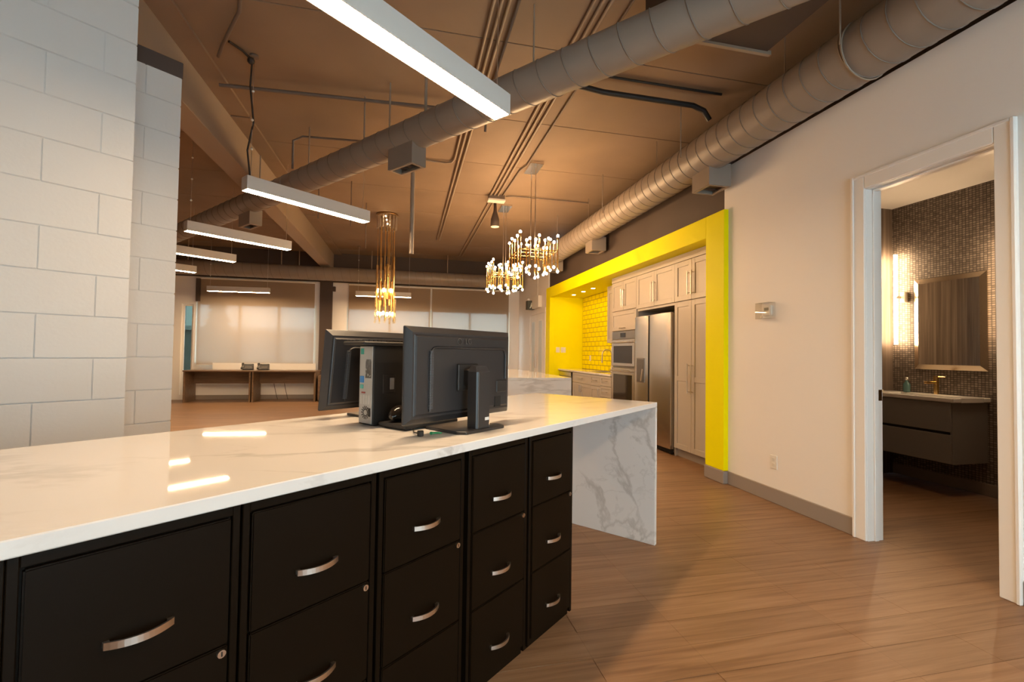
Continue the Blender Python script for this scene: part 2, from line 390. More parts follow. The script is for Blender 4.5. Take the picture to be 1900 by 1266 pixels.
# painted concrete-block walls standing at an angle, each block its own piece
def block_wall(name, u1, v0, z1, z0, ncourse, u0b, core_u0, first):
    w = struct(M().box(core_u0-u1, -.006, .006, .2, 0, z1).build(name, CMU, None, C(u1, v0), (0, 0, CR)))
    H_, L_ = .2032, .4064
    def blk(l): return M().box(.0014, l-.0014, 0, .02, .0014, H_-.0014, bevel=.003, seg=2).mesh('block', CMU)
    full = blk(L_); firsts = [blk(first[0]), blk(first[1])]
    for k in range(ncourse):
        z = z0+k*H_; l = first[k % 2]; x = -l
        inst('block', firsts[k % 2], w, (x, 0, z))
        while x - L_ > u0b-u1: inst('block', full, w, (x-L_, 0, z)); x -= L_
    return w
block_wall('wall_left', .672, 3.0, ZC, -.025, 18, -1.4, -7.6, (.335, .132))
wp = block_wall('wall_left_pier', 1.022, 3.52, 3.0, -.028, 15, -.2, -.3, (.19, .39))
part('cap', M().box(-1.3, .004, -.004, .204, 3.0, 3.105, bevel=.004), CEILD, wp)

# ================================================================== OUTSIDE
tag(M().box(-40, 40, 13.2, 80, -.5, -.3).build('parking_lot', GROUND), 'grey asphalt lot outside the windows', 'ground')
bo = thing('neighbour_building', 'pale low building seen dimly through the left shade', 'building', (-9, 30, -.3))
part('wall', M().box(-6, 22, 0, 6, 0, 2.6), SKYOUT, bo); part('roof_edge', M().box(-6.2, 22.2, -.2, 6.2, 2.6, 2.85), TRIMW, bo)
tt = thing('conifer_tree', 'dark conifer outside the left end of the shaded window', 'tree', (-7.7, 21.5, -.3))
part('trunk', M().tube([(0, 0, 0), (0, 0, 4.5)], [.12, .04]), mat('bark', (.10, .07, .05), .9), tt)
lv = M()
for k in range(15):
    z = .6+k*.27; r = 1.0*(1-k/16.0)
    pts = []
    for a in range(18): rr = r*(1 if a % 2 else .55)*random.uniform(.85, 1.1); pts.append((rr*math.cos(a*math.pi/9), rr*math.sin(a*math.pi/9), z-random.uniform(.05, .16)))
    top = lv.bm.verts.new((0, 0, z+.42)); vv = [lv.bm.verts.new(p) for p in pts]
    for a in range(18): lv.bm.faces.new((vv[a], vv[(a+1) % 18], top))
part('foliage', lv, TREEM, tt)

# ================================================================== COUNTER WITH FILE CABINETS
ZT = .935; CV0, CV1 = 1.105, 2.085; CU1 = 3.03
qc = thing('quartz_counter', 'long white veined quartz counter with waterfall end, carrying the monitors', 'counter', C(0, 0), CR)
part('top_slab', M().box(-1.3, CU1, CV0, CV1, ZT-.032, ZT, bevel=.0025), QUARTZ, qc)
part('waterfall_panel', M().box(CU1-.03, CU1, CV0, CV1, 0, ZT-.0325, bevel=.0025), QUARTZ, qc)
part('back_panel', M().box(-1.3, 1.955, 1.62, 1.64, .0, ZT-.0325), PLASTIC2, qc)

def file_cabinet():
    t = thing('file_cabinet', '', 'file cabinet', (0, 0, 0), CR)
    w, d, h = .361, .47, .898
    b = M().box(-w+.0, -w+.016, 0, d, .02, h, bevel=.0015).box(-.016, 0, 0, d, .02, h, bevel=.0015).box(-w+.016, -.016, 0, d, h-.022, h, bevel=.0015)
    b.box(-w+.016, -.016, .012, d, .02, h-.022).box(-w+.004, -.004, .02, d-.01, 0, .02)
    part('body', b, BLACK, t)
    for k, (z0, z1) in enumerate(((.598, .872), (.322, .595), (.046, .319))):
        dw = part('drawer', M().box(-w+.020, -.020, -.003, .012, z0, z1, bevel=.003, seg=2), BLACK, t)
        zc = (z0+z1)/2 - .037; xc = -w/2
        hb = M(); n = 12
        front, back = [], []
        for i in range(n+1):
            s = -1+2*i/n; front.append((xc+s*.055, -.003-.030+.020*s*s, zc)); 
        for (p, q) in zip(front, front[1:]):
            hb.frustum([(p[0], p[1], p[2]-.007), (p[0], p[1]+.005, p[2]-.007), (p[0], p[1]+.005, p[2]+.007), (p[0], p[1], p[2]+.007)],
                       [(q[0], q[1], q[2]-.007), (q[0], q[1]+.005, q[2]-.007), (q[0], q[1]+.005, q[2]+.007), (q[0], q[1], q[2]+.007)])
        bmesh.ops.remove_doubles(hb.bm, verts=hb.bm.verts, dist=.0002)
        for s in (-1, 1): hb.box(xc+s*.050-.005, xc+s*.050+.005, -.013, .0, zc-.005, zc+.005)
        part('handle', hb, CHROME, dw)
        if k == 1:
            lk = M().tube([(-.034, -.003, z1-.012), (-.034, -.009, z1-.012)], .0085, 16)
            part('lock', lk, CHROME, dw)
            part('keyhole', M().box(-.0355, -.0325, -.0095, -.0085, z1-.017, z1-.007), BLACKG, dw)
    return t
fc = file_cabinet()
labs = ['black three-drawer file cabinet at the waterfall end of the counter', 'black three-drawer file cabinet second from the waterfall end', 'black file cabinet third from the waterfall end, middle of the visible row',
        'black file cabinet fourth from the waterfall end', 'black file cabinet fifth from the waterfall end, nearest large drawer front', 'black file cabinet at the far left edge, mostly out of frame']
for i, (lb, ur) in enumerate(zip(labs, (1.962, 1.586, 1.203, .832, .466, .104))):
    o = fc if i == 0 else copy_tree(fc)
    o.location = C(ur, 1.128); o['label'] = lb; o['group'] = 'file cabinets under the quartz counter'

# ---- monitors seen from behind
def monitor(label, u, v, tilt):
    w, h = .617, .368
    t = thing('monitor', label, 'monitor', C(u+w/2, v, ZT), CR, 'monitors on the counter')
    z0 = .042
    pv = bpy.data.objects.new('panel', M().box(-w/2, w/2, 0, .012, z0, z0+h, bevel=.003).mesh('panel', PLASTIC)); col.objects.link(pv); pv.parent = t
    pv.rotation_euler = (tilt, 0, 0); pv.location = (0, -.0 + math.sin(tilt)*.2, 0)
    def pp(nm, mb, m, par=pv): return mb.build(nm, m, par)
    # back shell: steep chamfer at the rim then a shallow dish
    e = .030
    o_ = [(-w/2+.003, 0, z0+.003), (w/2-.003, 0, z0+.003), (w/2-.003, 0, z0+h-.003), (-w/2+.003, 0, z0+h-.003)]
    i_ = [(-w/2+e, -.024, z0+.03), (w/2-e, -.024, z0+.03), (w/2-e, -.024, z0+h-e), (-w/2+e, -.024, z0+h-e)]
    sh = M().frustum(i_, o_); bmesh.ops.bevel(sh.bm, geom=[e_ for e_ in sh.bm.edges if all(v_.co.y < -.01 for v_ in e_.verts)], offset=.009, segments=5, affect='EDGES')
    pp('back_shell', sh, PLASTIC)
    # raised band running up, over and down
    x0, x1, zt, zb = -w/2+.105, w/2-.055, z0+h-.078, z0+.045
    pa = [(x0, -.026, zb)] + [(x0, -.026, zt-.03)] + [(x0+.03-.03*math.cos(R(a)), -.026, zt-.03+.03*math.sin(R(a))) for a in (30, 60, 90)] + [(x1-.03, -.026, zt)] + [(x1-.03+.03*math.sin(R(a)), -.026, zt-.03+.03*math.cos(R(a))) for a in (30, 60, 90)] + [(x1, -.026, zb+.11)]
    pp('back_ridge', M().tube(pa, .0055, 8), PLASTIC)
    vg = M()
    for k in range(44): vg.box(x0-.008, x0+.010, -.033, -.024, zb+.01+k*.0051, zb+.0125+k*.0051)
    pp('vent_grille', vg, mat('vent_grey', (.10, .105, .115), .35))['kind'] = 'stuff'
    pp('port_cover', M().box(w/2-.115, w/2-.045, -.028, -.022, z0+.095, z0+.15, bevel=.003), PLASTIC2)
    pp('port_recess', M().box(w/2-.125, w/2-.085, -.0265, -.02, z0+.032, z0+.078), BLACKG)
    # emblem and lettering
    em = M().tube([(-.048+.012*math.cos(a*math.pi/12), -.0275, z0+h-.052+.012*math.sin(a*math.pi/12)) for a in range(25)], .0012, 6, caps=False)
    em.box(-.0485, -.0475, -.0282, -.0265, z0+h-.058, z0+h-.046).box(-.0485, -.0425, -.0282, -.0265, z0+h-.0585, z0+h-.0575).ball((-.053, -.0275, z0+h-.047), .0015, 4)
    LOGO = mat('logo_grey', (.085, .08, .075), .3)
    pp('emblem', em, LOGO)
    text_mesh('lettering', 'LG', .032, LOGO, pv, (.005, -.0265, z0+h-.052), (R(90), 0, 0), .0012)
    pp('mount_plate', M().box(-.06, .06, -.036, -.024, z0+.115, z0+.225, bevel=.004), PLASTIC2)
    # stand
    part('hinge', M().box(-.03, .03, -.075, -.030, z0+.135, z0+.205, bevel=.006), PLASTIC2, t)
    nk = M().prism([(-.041, -.115), (-.033, -.122), (.033, -.122), (.041, -.115), (.041, -.07), (-.041, -.07)], .012, z0+.195)
    nk.frustum([(-.041, -.115, z0+.195), (.041, -.115, z0+.195), (.041, -.07, z0+.195), (-.041, -.07, z0+.195)], [(-.032, -.104, z0+.217), (.032, -.104, z0+.217), (.032, -.075, z0+.217), (-.032, -.075, z0+.217)])
    n_ = part('neck', nk, PLASTIC, t)
    part('sticker', M().box(.006, .030, -.1232, -.1221, .042, .054), mat('white_sticker', (.7, .7, .68), .5), n_)
    part('edge_strip', M().tube([(-.0345, -.1215, .012), (-.0345, -.1215, z0+.19)], .0016, 6), mat('strip_grey', (.12, .12, .12), .3), n_)
    ba = M().prism([(-.135, -.10), (-.115, -.135), (.115, -.135), (.135, -.10), (.125, .085), (-.125, .085)], .0, .012)
    bmesh.ops.bevel(ba.bm, geom=list(ba.bm.edges), offset=.002, segments=1, affect='EDGES')
    part('base', ba, PLASTIC, t)
    return t
monitor('black monitor seen from behind, at the counter edge in front of the computer tower', 1.10, 1.342, 0.0)
monitor('black monitor seen from behind, partly hidden behind the computer tower', 1.118, 1.925, R(7))

# ---- computer tower standing on edge
pc = thing('computer_tower', 'slim black desktop computer standing upright between the monitors, ports facing left', 'computer', C(1.172, 1.628, ZT), CR)
part('case', M().box(.004, .375, 0, .10, .004, .338, bevel=.003), PLASTIC2, pc)
bp_ = part('back_plate', M().box(0, .004, .006, .094, .010, .334, bevel=.001), PC_GREY, pc)
fg = M()
for a in range(14):
    for rr in (.014, .020, .026): fg.box(-.0012, .0002, .047+rr*math.cos(a*2*math.pi/14)-.002, .047+rr*math.cos(a*2*math.pi/14)+.002, .055+rr*math.sin(a*2*math.pi/14)-.002, .055+rr*math.sin(a*2*math.pi/14)+.002)
part('fan_grille', fg, BLACKG, bp_)['kind'] = 'stuff'
hx = M()
for a in range(9):
    for b_ in range(13):
        if random.random() < .9: hx.box(-.001, .0002, .012+a*.0045, .0148+a*.0045, .20+b_*.0060+(a % 2)*.003, .2038+b_*.0060+(a % 2)*.003)
part('vent_holes', hx, BLACKG, bp_)['kind'] = 'stuff'
for nm, y0, y1, z0, z1, c in (('audio_port', .065, .085, .30, .325, (.05, .38, .30)), ('video_port', .062, .088, .180, .208, (.05, .25, .60)), ('serial_port', .064, .086, .155, .172, (.10, .42, .36)), ('usb_port', .050, .075, .135, .142, (.35, .06, .04)), ('power_inlet', .012, .026, .04, .075, (.01, .01, .01))):
    part(nm, M().box(-.003, .0005, y0, y1, z0, z1, bevel=.001), mat(nm, c, .4), bp_)
for k in range(4): part('slot_cover', M().box(-.0015, .0003, .018+k*.018, .030+k*.018, .09, .128, bevel=.0005), mat('slot_grey', (.62, .61, .58), .35, metal=.5), bp_)
part('side_latch', M().box(.05, .115, -.002, .002, .135, .215, bevel=.002), PLASTIC, pc)
part('latch_grip', M().box(.085, .108, -.004, .0, .150, .200, bevel=.0015), mat('grip_grey', (.30, .31, .33), .3), pc)
for x in (.02, .34): part('foot', M().box(x, x+.02, .01, .09, 0, .006), BLACKG, pc)

# keyboard lying on the tower, overhanging
kb = thing('keyboard', 'black keyboard laid across the top of the computer tower', 'keyboard', C(1.10, 1.590, ZT+.338), CR)
part('case', M().box(0, .44, 0, .15, 0, .016, bevel=.005), PLASTIC2, kb)
kk = M()
for j in range(6):
    for i in range(20): kk.box(.012+i*.0208, .0295+i*.0208, .012+j*.0215, .0295+j*.0215, .0155, .0225)
part('keys', kk, mat('key_black', (.035, .03, .026), .35), kb)['kind'] = 'stuff'
# flat black board beside the tower and a mouse with its cord on top
sp = tag(M().box(0, .30, 0, .17, .006, .024, bevel=.005).box(.02, .05, .02, .15, 0, .006).box(.25, .28, .02, .15, 0, .006).build('second_keyboard', PLASTIC2, None, C(1.185, 1.436, ZT), (0, 0, CR)), 'flat black keyboard lying between tower and front monitor', 'keyboard')
ms = thing('computer_mouse', 'glossy black mouse lying tipped on the flat keyboard beside the tower', 'mouse', C(1.245, 1.545, ZT+.024), CR+R(15))
mb = M(); prof = []
for i in range(9):
    s = i/8; rr = .033*math.sin(math.pi*min(max(s*.92+.06, 0), 1))**.6; prof.append((-.055+.11*s, 0, .022+.012*math.sin(math.pi*s)))
mb.tube(prof, [.009, .022, .029, .032, .033, .032, .029, .023, .011], 14)
part('body', mb, SHINY, ms); part('wheel', M().tube([(.03, -.004, .058), (.03, .004, .058)], .009, 12), PLASTIC2, ms)
cd = [(.05+.045*k/14+.03*math.sin(k*1.3), .02*math.cos(k*1.7), .03+.028*abs(math.sin(k*.9))) for k in range(26)]
part('cord', M().tube(cd, .004, 8), SHINY, ms)
tag(M().tube([(0, 0, .012), (.03, .01, .008), (.055, 0, .006)], [.006, .004, .003], 8).build('green_cable_end', mat('green_plastic', (.02, .22, .09), .4), None, C(1.185, 1.285, ZT), (0, 0, CR)), 'small green plug lying on the counter under the front monitor', 'cable')
tag(M().box(0, .02, 0, .02, 0, .022, bevel=.003).tube([(.01, .02, .01), (.03, .07, .006), (.07, .12, .006)], .003, 8).build('black_cable_end', PLASTIC2, None, C(1.150, 1.305, ZT), (0, 0, CR)), 'small black plug on the counter below the left corner of the front monitor', 'cable')

# ================================================================== KITCHEN
isl = thing('quartz_island', 'white quartz waterfall island in front of the kitchen, behind the monitors', 'counter', (1.08, 5.72, 0))
part('top_slab', M().box(0, 1.03, 0, 3.0, ZT-.035, ZT, bevel=.003), QUARTZ, isl)
part('waterfall_panel', M().box(0, 1.03, 0, .035, 0, ZT-.0355, bevel=.003), QUARTZ, isl)
part('waterfall_panel', M().box(0, 1.03, 2.965, 3.0, 0, ZT-.0355, bevel=.003), QUARTZ, isl)
part('cabinet_body', M().box(.25, 1.0, .036, 2.964, 0.08, ZT-.0355).box(.27, .95, .036, 2.964, 0, .08), SHAKER, isl)

XF = 3.28
def kthing(name, label, cat, yl, x=XF, z=0, group=None): return thing(name, label, cat, (x, yl, z), KR, group)
def shaker(parent, x0, x1, z0, z1, name='door', handle=None, hz=None, midrail=None, fr=.062):
    g = .0018; x0 += g; x1 -= g; z0 += g; z1 -= g
    d = part(name, M().box(x0, x0+fr, -.02, 0, z0, z1, bevel=.0015).box(x1-fr, x1, -.02, 0, z0, z1, bevel=.0015).box(x0+fr, x1-fr, -.02, 0, z0, z0+fr, bevel=.0015).box(x0+fr, x1-fr, -.02, 0, z1-fr, z1, bevel=.0015), SHAKER, parent)
    part('inset_panel', M().box(x0+fr-.002, x1-fr+.002, -.011, -.001, z0+fr-.002, z1-fr+.002), SHAKER, d)
    if midrail: part('mid_rail', M().box(x0+fr, x1-fr, -.0195, -.001, midrail-.03, midrail+.03, bevel=.0015), SHAKER, d)
    if handle is not None:
        if hz:  # vertical bar
            hb = M().tube([(handle, -.052, hz[0]), (handle, -.052, hz[1])], .0065, 10)
            for zz in (hz[0]+.02, hz[1]-.02): hb.tube([(handle, -.052, zz), (handle, -.019, zz)], .005, 8)
        else:
            xm, zz = (x0+x1)/2, handle; L = min(.09, (x1-x0)*.3)
            hb = M().tube([(xm-L, -.05, zz), (xm+L, -.05, zz)], .006, 10)
            for xx in (xm-L+.015, xm+L-.015): hb.tube([(xx, -.05, zz), (xx, -.019, zz)], .005, 8)
        part('handle', hb, CHROME, d)
    return d
DEP = 3.79-XF
# pantry
p = kthing('pantry_cabinet', 'tall greige shaker pantry cabinet between the fridge and the yellow column', 'cabinet', 5.17)
w = .70
part('body', M().box(0, w+.2, 0, DEP, .1, 2.40).box(.0, w+.2, .05, DEP, 0, .1), SHAKER, p)
part('toe_kick', M().box(0, w+.2, .036, .049, 0, .1), BASEB, p)
part('crown', M().box(0, w+.2, -.022, DEP, 2.40, 2.485), SHAKER, p)
sx = .352
shaker(p, 0, sx, .105, 1.905, handle=sx-.035, hz=(.80, 1.15), midrail=.965); shaker(p, sx, w, .105, 1.905, handle=sx+.035, hz=(.80, 1.15), midrail=.965)
shaker(p, 0, sx, 1.912, 2.395, handle=sx-.035, hz=(1.97, 2.25)); shaker(p, sx, w, 1.912, 2.395, handle=sx+.035, hz=(1.97, 2.25))
# cabinet above the fridge
p = kthing('over_fridge_cabinet', 'greige two-door shaker cabinet above the stainless fridge', 'cabinet', 6.155)
w = .985
part('body', M().box(0, w, 0, DEP, 1.88, 2.40).box(0, .018, 0.0, DEP, 0.0, 1.88).box(w-.016, w, 0.0, DEP, 0.0, 1.88), SHAKER, p)
part('crown', M().box(0, w, -.022, DEP, 2.40, 2.485), SHAKER, p)
shaker(p, 0, w/2, 1.912, 2.395, handle=w/2-.03, hz=(1.97, 2.25)); shaker(p, w/2, w, 1.912, 2.395, handle=w/2+.03, hz=(1.97, 2.25))
# fridge
f = thing('refrigerator', 'stainless steel side-by-side refrigerator with water dispenser', 'refrigerator', (3.215, 6.125, 0), KR)
w = .925
part('body', M().box(.004, w-.004, .065, .59, .03, 1.775, bevel=.006), mat('fridge_side', (.10, .095, .09), .4, metal=.6), f)
def fdoor(x0, x1):
    n = 10; pts = []
    for i in range(n+1):
        s = -1+2*i/n; pts.append(((x0+x1)/2+s*(x1-x0)/2, .012*s*s*abs(s)))
    pts += [(x1, .06), (x0, .06)]
    m_ = M().prism(pts, .075, 1.79); bmesh.ops.bevel(m_.bm, geom=[e for e in m_.bm.edges if abs(e.verts[0].co.z-e.verts[1].co.z) < 1e-4 and e.verts[0].co.z > 1.7], offset=.006, segments=2, affect='EDGES')
    return m_
fd = part('freezer_door', fdoor(.0, .385), STEEL, f)
part('dispenser_frame', M().box(.085, .30, -.008, .01, .86, 1.20, bevel=.004), STEELD, fd)
part('dispenser_recess', M().box(.10, .285, -.010, -.004, .875, 1.185), mat('recess_grey', (.10, .09, .085), .3), fd)
part('dispenser_lever', M().frustum([(.20, -.014, .88), (.235, -.014, .88), (.235, -.010, .88), (.20, -.010, .88)], [(.245, -.014, 1.05), (.268, -.014, 1.05), (.268, -.010, 1.05), (.245, -.010, 1.05)]), CHROME, fd)
fd2 = part('fridge_door', fdoor(.397, w), STEEL, f)
part('grip_edge', M().box(.386, .396, .004, .05, .08, 1.785), BLACKG, f)
part('base_grille', M().box(.02, w-.02, .05, .08, .012, .07), BLACKG, f)
for x in (.05, w-.05): part('caster', M().tube([(x-.015, .06, .02), (x+.015, .06, .02)], .02, 14), BLACKG, f)
part('hinge_cap', M().box(w-.12, w-.01, .02, .11, 1.776, 1.80, bevel=.004), PLASTIC2, f)
# oven tower
p = kthing('oven_cabinet', 'tall greige shaker cabinet housing the built-in ovens', 'cabinet', 6.985)
w = .828
part('body', M().box(0, .03, 0, DEP, 0, 2.40).box(w-.03, w, 0, DEP, 0, 2.40).box(.03, w-.03, .36, DEP, 0.1, 2.40).box(.03, w-.03, 0, .36, 1.615, 2.40).box(.03, w-.03, 0, .36, .1, .32).box(.03, w-.03, .04, .36, 0, .1), SHAKER, p)
part('crown', M().box(0, w, -.022, DEP, 2.40, 2.485), SHAKER, p)
shaker(p, 0, w/2, 1.935, 2.395, handle=w/2-.03, hz=(1.99, 2.27)); shaker(p, w/2, w, 1.935, 2.395, handle=w/2+.03, hz=(1.99, 2.27))
shaker(p, 0, w, 1.62, 1.928, handle=1.66, name='flip_door')
def oven(name, label, z0, z1, panel):
    o = kthing(name, label, 'oven', 6.985, z=0); a, b_ = .032, w-.032
    part('body', M().box(a, b_, -.004, .35, z0, z1), STEELD, o)
    dz1 = z1-panel
    d = part('door', M().box(a, b_, -.030, -.004, z0+.004, dz1, bevel=.004), STEEL, o)
    part('glass_panel', M().box(a+.07, b_-.07, -.0325, -.028, z0+.05, dz1-.10, bevel=.002), mat('oven_glass', (.02, .015, .012), .06), d)
    hb = M().tube([(a+.05, -.075, dz1-.045), (b_-.05, -.075, dz1-.045)], .011, 12)
    for x in (a+.09, b_-.09): hb.tube([(x, -.075, dz1-.045), (x, -.028, dz1-.045)], .008, 8)
    part('handle', hb, CHROME, d)
    if panel > .03:
        c = part('control_panel', M().box(a, b_, -.024, -.004, dz1+.004, z1-.002, bevel=.003), STEELD, o)
        part('display', M().box((a+b_)/2-.09, (a+b_)/2+.09, -.026, -.023, dz1+.03, z1-.03), mat('display_black', (.012, .01, .01), .1), c)
    return o
oven('microwave_oven', 'built-in stainless microwave oven in the upper part of the oven cabinet', 1.065, 1.612, .13)
ov = oven('wall_oven', 'built-in stainless wall oven below the microwave', .325, 1.06, .02)
# base run
def base_unit(label, y0, y1, kind):
    w = y1-y0; p = kthing('base_cabinet', label, 'cabinet', y1, group='base cabinets below the sink counter')
    part('body', M().box(0, w, 0, DEP, .1, .885 if kind == 'drawers' else .74).box(0, w, 0, .06, .74, .885).box(0, w, .05, DEP, 0, .1), SHAKER, p)
    if kind == 'drawers':
        for z0, z1 in ((.71, .88), (.52, .705), (.31, .515), (.105, .305)): shaker(p, 0, w, z0, z1, 'drawer', handle=(z0+z1)/2, fr=.04)
    else:
        shaker(p, 0, w, .69, .88, 'drawer', handle=.785, fr=.045)
        if kind == 2: shaker(p, 0, w/2, .105, .685, handle=w/2-.03, hz=(.52, .66)); shaker(p, w/2, w, .105, .685, handle=w/2+.03, hz=(.52, .66))
        else: shaker(p, 0, w, .105, .685, handle=w-.04, hz=(.52, .66))
base_unit('greige base cabinet with four stacked drawers beside the ovens', 6.99, 7.418, 'drawers')
base_unit('narrow greige base cabinet with one drawer and one door', 7.42, 7.858, 1)
base_unit('wide greige two-door base cabinet next to the dishwasher', 7.86, 8.78, 2)
p = kthing('dishwasher', 'stainless dishwasher at the far end of the kitchen counter', 'dishwasher', 9.62)
part('body', M().box(0, .80, .0, .52, .0, .885), STEELD, p); d = part('door', M().box(.03, .77, -.025, 0, .12, .87, bevel=.004), STEELD, p)
part('control_strip', M().box(.03, .77, -.028, -.002, .79, .868, bevel=.003), STEEL, d)
part('handle', M().tube([(.10, -.06, .74), (.70, -.06, .74)], .011, 10).tube([(.14, -.06, .74), (.14, -.02, .74)], .008, 8).tube([(.66, -.06, .74), (.66, -.02, .74)], .008, 8), CHROME, d)
kc = kthing('kitchen_countertop', 'white quartz countertop with sink along the yellow tiled wall', 'countertop', 9.648)
part('slab', M().box(0, 1.35, -.035, .535, .888, .92, bevel=.003).box(1.35, 1.95, -.035, .08, .888, .92).box(1.35, 1.95, .44, .535, .888, .92).box(1.95, 2.655, -.035, .535, .888, .92), QUARTZ, kc)
part('sink', M().box(1.35, 1.95, .08, .085, .75, .915).box(1.35, 1.95, .435, .44, .75, .915).box(1.35, 1.355, .085, .435, .75, .915).box(1.945, 1.95, .085, .435, .75, .915).box(1.35, 1.95, .08, .44, .745, .75), STEEL, kc)
kf = thing('kitchen_faucet', 'chrome gooseneck faucet standing behind the kitchen sink', 'faucet', (3.75, 8.02, .92), KR)
part('base', M().lathe([(.026, 0), (.026, .008), (.02, .014), (.018, .10), (.014, .11)]), CHROME, kf)
part('spout', M().tube([(0, 0, .1), (0, 0, .32)]+[(0, -.095+.095*math.cos(R(a)), .32+.095*math.sin(R(a))) for a in range(15, 181, 15)]+[(0, -.19, .24)], .011, 12), CHROME, kf)
part('spray_head', M().tube([(0, -.19, .25), (0, -.19, .17)], [.014, .017], 12), CHROME, kf)
part('lever', M().tube([(.015, 0, .06), (.075, 0, .10)], .006, 8), CHROME, kf)
so = thing('soap_pump', 'small white soap pump bottle beside the kitchen faucet', 'bottle', (3.70, 7.62, .92))
part('bottle', M().lathe([(.03, 0), (.032, .01), (.032, .10), (.014, .125), (.012, .14)]), CER, so); part('pump', M().tube([(0, 0, .14), (0, 0, .175), (-.03, 0, .175)], .005, 8), CHROME, so)
# wall cabinet beside the tower
p = thing('wall_cabinet', 'greige wall cabinet beside the oven cabinet over the sink counter', 'cabinet', (3.49, 7.62, 0), KR)
part('body', M().box(0, .625, 0, .328, 1.45, 2.38), SHAKER, p); shaker(p, 0, .3125, 1.45, 2.38, handle=.28, hz=(1.5, 1.78)); shaker(p, .3125, .625, 1.45, 2.38, handle=.345, hz=(1.5, 1.78))
part('crown', M().box(0, .625, -.022, .328, 2.381, 2.45), SHAKER, p)
# yellow subway tiles, each one a piece, on a grout bed
bs = struct(M().box(3.809, 3.82, 7.0, 9.648, .922, 2.488).build('wall_kitchen_tiled', YGROUT))
tl = M().box(-.003, .003, .009, .189, .005, .0925, bevel=.002, seg=2).mesh('tile', YTILE)
tlh = M().box(-.003, .003, .009, .089, .005, .0925, bevel=.002, seg=2).mesh('tile', YTILE)
for k in range(16):
    y = 9.645; z = .924+k*.0975
    if k % 2: inst('tile', tlh, bs, (3.809, y-.098, z)); y -= .098
    while y-.198 > 7.0: inst('tile', tl, bs, (3.809, y-.198, z)); y -= .198
# plates
def plate(name, label, loc, rz, w, kind, cat):
    t = thing(name, label, cat, loc, rz)
    part('plate', M().box(-w/2, w/2, -.006, 0, -.058, .058, bevel=.002), IVORY, t)
    if kind == 'outlet':
        for s in (-1, 1): part('socket', M().box(-.016, .016, -.008, -.005, s*.022-.014, s*.022+.014, bevel=.001), mat('socket_ivory', (.70, .67, .61), .4), t)
    else:
        n = max(1, round(w/.07))
        for k in range(n): xx = -w/2+(k+.5)*w/n; part('rocker', M().box(xx-.016, xx+.016, -.009, -.005, -.033, .033, bevel=.001), CER, t)
    return t
plate('wall_outlet', 'white outlet low on the wall between the yellow column and the washroom door', (XW, 3.38, .345), KR, .075, 'outlet', 'outlet')
plate('light_switch', 'white switch plate on the yellow end wall, left one', (3.235, 9.65, 1.33), 0, .085, 'switch', 'switch')
plate('light_switch', 'white double switch plate on the yellow end wall, right one', (3.36, 9.65, 1.33), 0, .11, 'switch', 'switch')
plate('backsplash_outlet', 'white outlet among the yellow tiles left of the faucet', (3.803, 9.18, 1.16), KR, .075, 'outlet', 'outlet')
plate('backsplash_switch', 'white wide plate among the yellow tiles beside the faucet', (3.803, 8.05, 1.32), KR, .20, 'switch', 'switch')
# recessed downlights in the soffit
for k, (yy, lb) in enumerate(((9.14, 'far recessed downlight in the yellow soffit'), (8.60, 'middle recessed downlight in the yellow soffit'), (8.11, 'near recessed downlight over the sink in the yellow soffit'))):
    x = 3.40 if k < 3 else 3.17
    t = thing('recessed_downlight', lb, 'light', (x, yy, 2.49), 0, 'downlights in the yellow soffit')
    part('trim_ring', M().lathe([(.052, 0), (.052, -.006), (.040, -.007), (.038, 0)], n=24), TRIMW, t)
    part('lens', M().lathe([(.038, -.001), (.038, -.0045)], n=20), emis('downlight_lens', WARM, SPOT), t)

t = thing('washroom_downlight', 'recessed downlight in the washroom ceiling, hidden above the door head', 'light', (4.15, 2.75, 2.90))
part('trim_ring', M().lathe([(.085, 0), (.085, -.006), (.072, -.007), (.07, 0)], n=24), TRIMW, t)
part('lens', M().lathe([(.07, -.001), (.07, -.0045)], n=20), emis('downlight_lens', WARM, SPOT), t)

# ================================================================== RIGHT WALL ITEMS
th = thing('thermostat', 'white thermostat in a clear plastic lock box beside the yellow column', 'thermostat', (XW, 3.445, 1.655), KR)
part('thermostat_body', M().box(-.035, .055, -.028, 0, -.05, .04, bevel=.006, seg=2), IVORY, th)
part('display', M().box(-.015, .035, -.0295, -.027, -.005, .022), mat('lcd_grey', (.30, .30, .25), .2), th)
part('guard_box', M().box(-.075, .085, -.07, -.067, -.075, .065, bevel=.001).box(-.075, -.072, -.067, 0, -.075, .065).box(.082, .085, -.067, 0, -.075, .065).box(-.072, .082, -.067, 0, .062, .065).box(-.072, .082, -.067, 0, -.075, -.072), CLEAR, th)
part('lock', M().tube([(.005, -.070, -.062), (.005, -.078, -.062)], .007, 12), CHROME, th)

# far door, sign
d2 = struct(M().box(XW-.02, XW+.0, 10.10, 10.18, 0, 2.30).box(XW-.02, XW+.0, 11.42, 11.50, 0, 2.30).box(XW-.02, XW, 10.18, 11.42, 2.20, 2.30).build('door_2', TRIMW))
for k, (a, b_) in enumerate(((10.185, 10.80), (10.805, 11.415))):
    lf = part('leaf', M().box(XW-.012, XW-.001, a, b_, .01, 2.195, bevel=.002), TRIMW, d2)
    part('glass_lite', M().box(XW-.016, XW-.011, (a+b_)/2-.13, (a+b_)/2+.13, .30, 2.02), mat('frosted_lite', (.62, .68, .70), .25), lf)
    part('handle', M().tube([(XW-.05, b_-.06 if k == 0 else a+.06, .9), (XW-.05, b_-.06 if k == 0 else a+.06, 1.25)], .01, 8), CHROME, lf)
ex = thing('exit_sign', 'ivory exit sign and emergency light box above the far double door', 'sign', (XW, 10.75, 2.42), KR)
